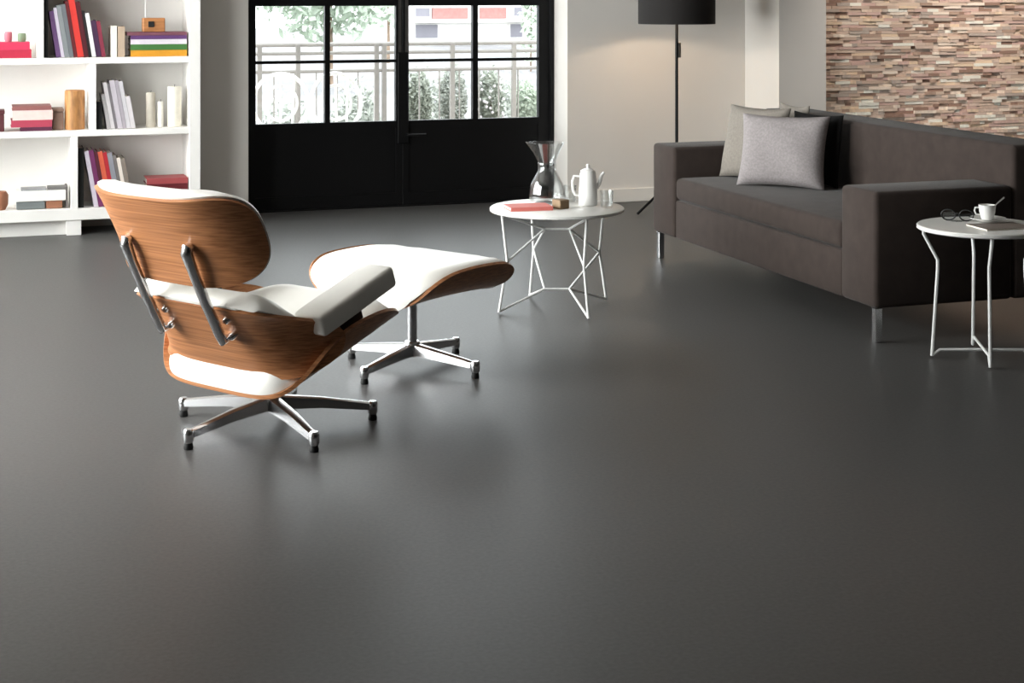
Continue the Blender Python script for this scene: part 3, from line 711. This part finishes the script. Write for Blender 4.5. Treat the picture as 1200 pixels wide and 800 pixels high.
for k in range(3):
    a = k * 2 * math.pi / 3; obj('spider_arm', tube(B(), [(0, 0, 1.59), (math.cos(a) * .242, math.sin(a) * .242, 1.60)], .003, 6), 'black_steel', sh, True)
sw = hq(796, 60, ly); obj('switch', bx(.010, .026, -.012, .012, sw - .04, sw + .055, bev=.003), 'grey_steel', lm)
em = bpy.data.materials.new('bulb'); em.use_nodes = True; nb = em.node_tree.nodes['Principled BSDF']; nb.inputs['Emission Color'].default_value = (1, .72, .42, 1); nb.inputs['Emission Strength'].default_value = 6; MATS['bulb'] = em
bm = B(); bmesh.ops.create_uvsphere(bm, u_segments=16, v_segments=10, radius=.03)
for v in bm.verts: v.co = v.co + Vector((-.045, 0, 1.335))
obj('bulb', bm, 'bulb', lm, True)
obj('bulb_holder', tube(B(), [(0, 0, 1.41), (-.045, 0, 1.40), (-.045, 0, 1.362)], .008, 8), 'black_steel', lm, True)
pl = bpy.data.lights.new('lamp_light', 'POINT'); pl.energy = 8; pl.color = (1, .80, .60); pl.shadow_soft_size = .025
po = bpy.data.objects.new('lamp_light', pl); C.objects.link(po); po.location = (-.045, 0, 1.30); po.parent = lm

# ================================================================ ADDED CEILING SPOTS, OUT OF VIEW, TO BRIGHTEN THE STONE WALL
em2 = bpy.data.materials.new('added_spot_lens'); em2.use_nodes = True; nb = em2.node_tree.nodes['Principled BSDF']; nb.inputs['Emission Color'].default_value = (1, .86, .7, 1); nb.inputs['Emission Strength'].default_value = 12; MATS['added_spot_lens'] = em2
for k, lab in enumerate(('added unseen ceiling spotlight brightening the stone wall beside the pillar', 'added unseen ceiling spotlight brightening the middle of the stone wall')):
    x = (6.05, 7.15)[k]
    e = empty('added_spotlight', (x, 8.55, CEIL), 0, lab, 'spotlight')
    obj('housing', lathe(B(), [(.030, -.002), (.052, -.002), (.050, -.10), (.044, -.10), (.044, -.02), (.030, -.02), (.030, -.002)], 24), 'black_steel', e, True)
    obj('lens', lathe(B(), [(0, -.085), (.043, -.085), (.043, -.08), (0, -.08)], 20), 'added_spot_lens', e)
    l = bpy.data.lights.new('added_spot_beam', 'SPOT'); l.energy = 150; l.color = (1, .92, .84); l.spot_size = math.radians(70); l.spot_blend = .9; l.shadow_soft_size = .04
    lo = bpy.data.objects.new('added_spot_beam', l); C.objects.link(lo); lo.parent = e; lo.location = (0, 0, -.105)
    lo.rotation_euler = (math.radians(28), 0, 0)

# ================================================================ OUTSIDE
o = obj('terrace', bx(-1.5, 7, WB + .002, 12.3, -.15, -.03), 'terrace'); tag(o, 'pale paved terrace outside the black door', kind='structure')
o = obj('ground', bx(-40, 60, 12.3, 90, -.75, -.6), 'ground'); tag(o, 'pale open ground beyond the terrace railing', kind='structure')
RQ = 11.7
rl = empty('railing', (2.5, RQ, -.03), 0, 'grey metal terrace railing with horizontal rails outside the door', 'railing')
for py, r in ((52, .016), (62, .014), (83, .014)):
    h = hq(400, py, RQ) + .03; obj('rail', tube(B(), [(-3.2, 0, h), (4.2, 0, h)], r, 8), 'rail', rl, True)
ht = hq(400, 52, RQ) + .03
for px in (304, 349, 441, 450, 530, 602, 690, 200): 
    x = rq(px, RQ) - 2.5; obj('post', bx(x - .018, x + .018, -.018, .018, 0, ht + .005, bev=.003, seg=1), 'rail', rl)
for k in range(-14, 24):
    x = k * .16 + .05; obj('baluster', tube(B(), [(x, 0, .06), (x, 0, hq(400, 83, RQ) + .03)], .006, 6), 'rail', rl, True)
obj('rail', tube(B(), [(-3.2, 0, .06), (4.2, 0, .06)], .012, 8), 'rail', rl, True)
def leafs(n, fn, size, seed):
    rd = random.Random(seed); V, Fc = [], []
    for _ in range(n):
        c = Vector(fn(rd)); a = Vector((rd.gauss(0, 1), rd.gauss(0, 1), rd.gauss(0, 1))).normalized(); b = a.orthogonal().normalized(); k = size * rd.uniform(.6, 1.3); i = len(V)
        V += [c - a * k, c - b * k * .45, c + a * k, c + b * k * .45]; Fc.append((i, i + 1, i + 2, i + 3))
    me = bpy.data.meshes.new('leaves'); me.from_pydata([tuple(v) for v in V], [], Fc); return me
def shrub(name, label, c, rad, h, m, n, size, seed, group, cat='shrub', trunk=.3):
    e = empty(name, c, 0, label, cat, group)
    def fn(rd):
        t = rd.uniform(0, 6.283); z = rd.uniform(-1, 1); s = (1 - z * z) ** .5; k = rd.uniform(.55, 1.0) * (1 + .15 * math.sin(3 * t + seed))
        return (rad * s * math.cos(t) * k, rad * s * math.sin(t) * k, trunk + (h - trunk) * (z * k + 1) / 2)
    me = leafs(n, fn, size, seed); me.materials.append(MATS[m]); f = bpy.data.objects.new('foliage', me); C.objects.link(f); f.parent = e; f['kind'] = 'stuff'
    bm = B(); tube(bm, [(0, 0, 0), (.01, 0, trunk + (h - trunk) * .5)], [rad * .05 + .01, rad * .03 + .005], 7); obj('stem', bm, 'bark', e, True)
    return e
for i, (px, hh, m, lab) in enumerate(((490, .80, 'foliage', 'dark green shrub in a pale tub behind the railing'), (532, .84, 'foliage_grey', 'grey green shrub in a pale tub behind the railing'),
                                     (574, .80, 'foliage', 'green shrub dotted with white blooms in a tub behind the railing'), (616, .70, 'foliage_hazed', 'low pale green shrub in a tub behind the railing'))):
    x = rq(px, 12.05); e = shrub('potted_shrub', lab, (x, 12.05, -.03), .118, hh + .03, m, 2000, .020, 11 + i, None, trunk=.30)
    obj('tub', lathe(B(), [(0, 0), (.095, 0), (.116, .30), (.12, .31), (.105, .31), (.10, .27), (0, .27)], 20), 'render_white', e, True)
    obj('soil', lathe(B(), [(0, .2705), (.099, .2705), (.099, .276), (0, .276)], 16), 'bark', e)
    if i == 2:
        for k in range(26):
            t, z_ = random.uniform(3.3, 6.1), random.uniform(.42, hh)
            bm = B(); bmesh.ops.create_icosphere(bm, subdivisions=1, radius=.013)
            r_ = .118 * max(.2, 1 - ((z_ - .57) / .3) ** 2) ** .5
            f = obj('bloom', bm, 'bloom', e); f.location = (r_ * math.cos(t), r_ * math.sin(t), z_)
for px, q, rad, top, lab in ((505, 13.3, .30, .70, 'round grey green bush beyond the railing below the white building'), (600, 13.4, .30, .66, 'round grey green bush beyond the railing beside the corner tree'),
                             (338, 13.6, .30, .50, 'low grey green bush beyond the railing below the pale tree'), (420, 13.5, .26, .62, 'grey green bush beyond the pair of railing posts')):
    shrub('garden_bush', lab, (rq(px, q), q, -.6), rad, top + .6, 'foliage_grey', 3500, .03, int(px), None, trunk=.1)
def garden_chair(px, q, label, rz):
    x = rq(px, q); e = empty('garden_chair', (x, q, -.03), rz, label, 'chair')
    obj('seat', lathe(B(), [(0, .43), (.20, .43), (.21, .44), (.20, .45), (0, .45)], 28), 'render_white', e, True)
    for k in range(4):
        a = math.pi / 4 + k * math.pi / 2; obj('leg', tube(B(), [(.17 * math.cos(a), .17 * math.sin(a), .43), (.21 * math.cos(a), .21 * math.sin(a), .0)], .011, 8), 'render_white', e, True)
    pts = [(.20 * math.cos(t), .19 + .03 * math.sin(t), .64 + .21 * math.sin(t)) for t in [2 * math.pi * k / 24 for k in range(24)]]
    bk = obj('backrest', tube(B(), pts, .014, 8, True), 'render_white', e, True)
    pts = [(.12 * math.cos(t), .19 + .018 * math.sin(t), .64 + .125 * math.sin(t)) for t in [2 * math.pi * k / 20 for k in range(20)]]
    obj('back_ring', tube(B(), pts, .010, 8, True), 'render_white', bk, True)
    for s in (-1, 0, 1): obj('back_slat', tube(B(), [(s * .08, .185, .44), (s * .10, .20, .82)], .009, 6), 'render_white', bk, True)
garden_chair(408, 11.05, 'white round backed garden chair by the terrace railing posts', .25)
garden_chair(325, 11.10, 'white round backed garden chair by the clear stretch of railing', -.3)
shrub('tree', 'pale green tree beyond the terrace', (rq(385, 34), 34, -.6), 1.9, 4.2, 'foliage_hazed', 3500, .14, 41, None, 'tree', trunk=1.0)
shrub('tree', 'thin pale tree close to the white building', (rq(455, 44), 44, -.6), 0.9, 4.4, 'foliage_hazed', 1200, .12, 43, None, 'tree', trunk=1.0)
shrub('tree', 'pale green tree standing at the corner of the white building', (rq(622, 38), 38, -.6), .28, 4.2, 'foliage_hazed', 700, .10, 45, None, 'tree', trunk=.2)
# far white building
BY = 58.0
bl = empty('building', (rq(545, BY), BY, -.6), 0, 'white building with red brick bands beyond the railing', 'building')
ox, oz = bl.location.x, -.6
def bq(name, p0, p1, y0, y1, m, d0=0.0, d1=.15, par=None):
    a, b = rq(p0, BY) - ox, rq(p1, BY) - ox; za, zb_ = hq(540, y1, BY) - oz, hq(540, y0, BY) - oz
    return obj(name, bx(a, b, -d1, -d0, za, zb_), m, par or bl)
a, b = rq(482, BY) - ox, rq(620, BY) - ox
obj('wall', bx(a, b, 0, 6, 0, 7), 'render_white', bl)
bq('brick_band', 506, 547, 9, 22, 'brick_red'); bq('brick_band', 562, 592, 9, 22, 'brick_red')
bq('ledge', 482, 620, 22.5, 26, 'render_white', 0, .5)
for (p0, p1) in ((485, 513), (596, 612)):
    w = bq('window', p0, p1, 27.5, 45, 'render_white', 0, .10); bq('pane', p0 + 1.2, p1 - 1.2, 28.6, 44, 'far_glass', .101, .13, w)
for (p0, p1) in ((485, 504), (600, 612)):
    w = bq('window', p0, p1, 8, 20, 'render_white', 0, .10); bq('pane', p0 + 1.2, p1 - 1.2, 9, 19, 'far_glass', .101, .13, w)
zt = 3.2
for k in range(4):
    x = a + .5 + k * 1.05; w = obj('window', bx(x, x + .8, -.1, 0, zt, zt + 1.3), 'render_white', bl); obj('pane', bx(x + .06, x + .74, -.13, -.101, zt + .06, zt + 1.24), 'far_glass', w)
obj('roof', bx(a - .3, b + .3, -.4, 6.4, 7.001, 7.25), 'brick_red', bl)
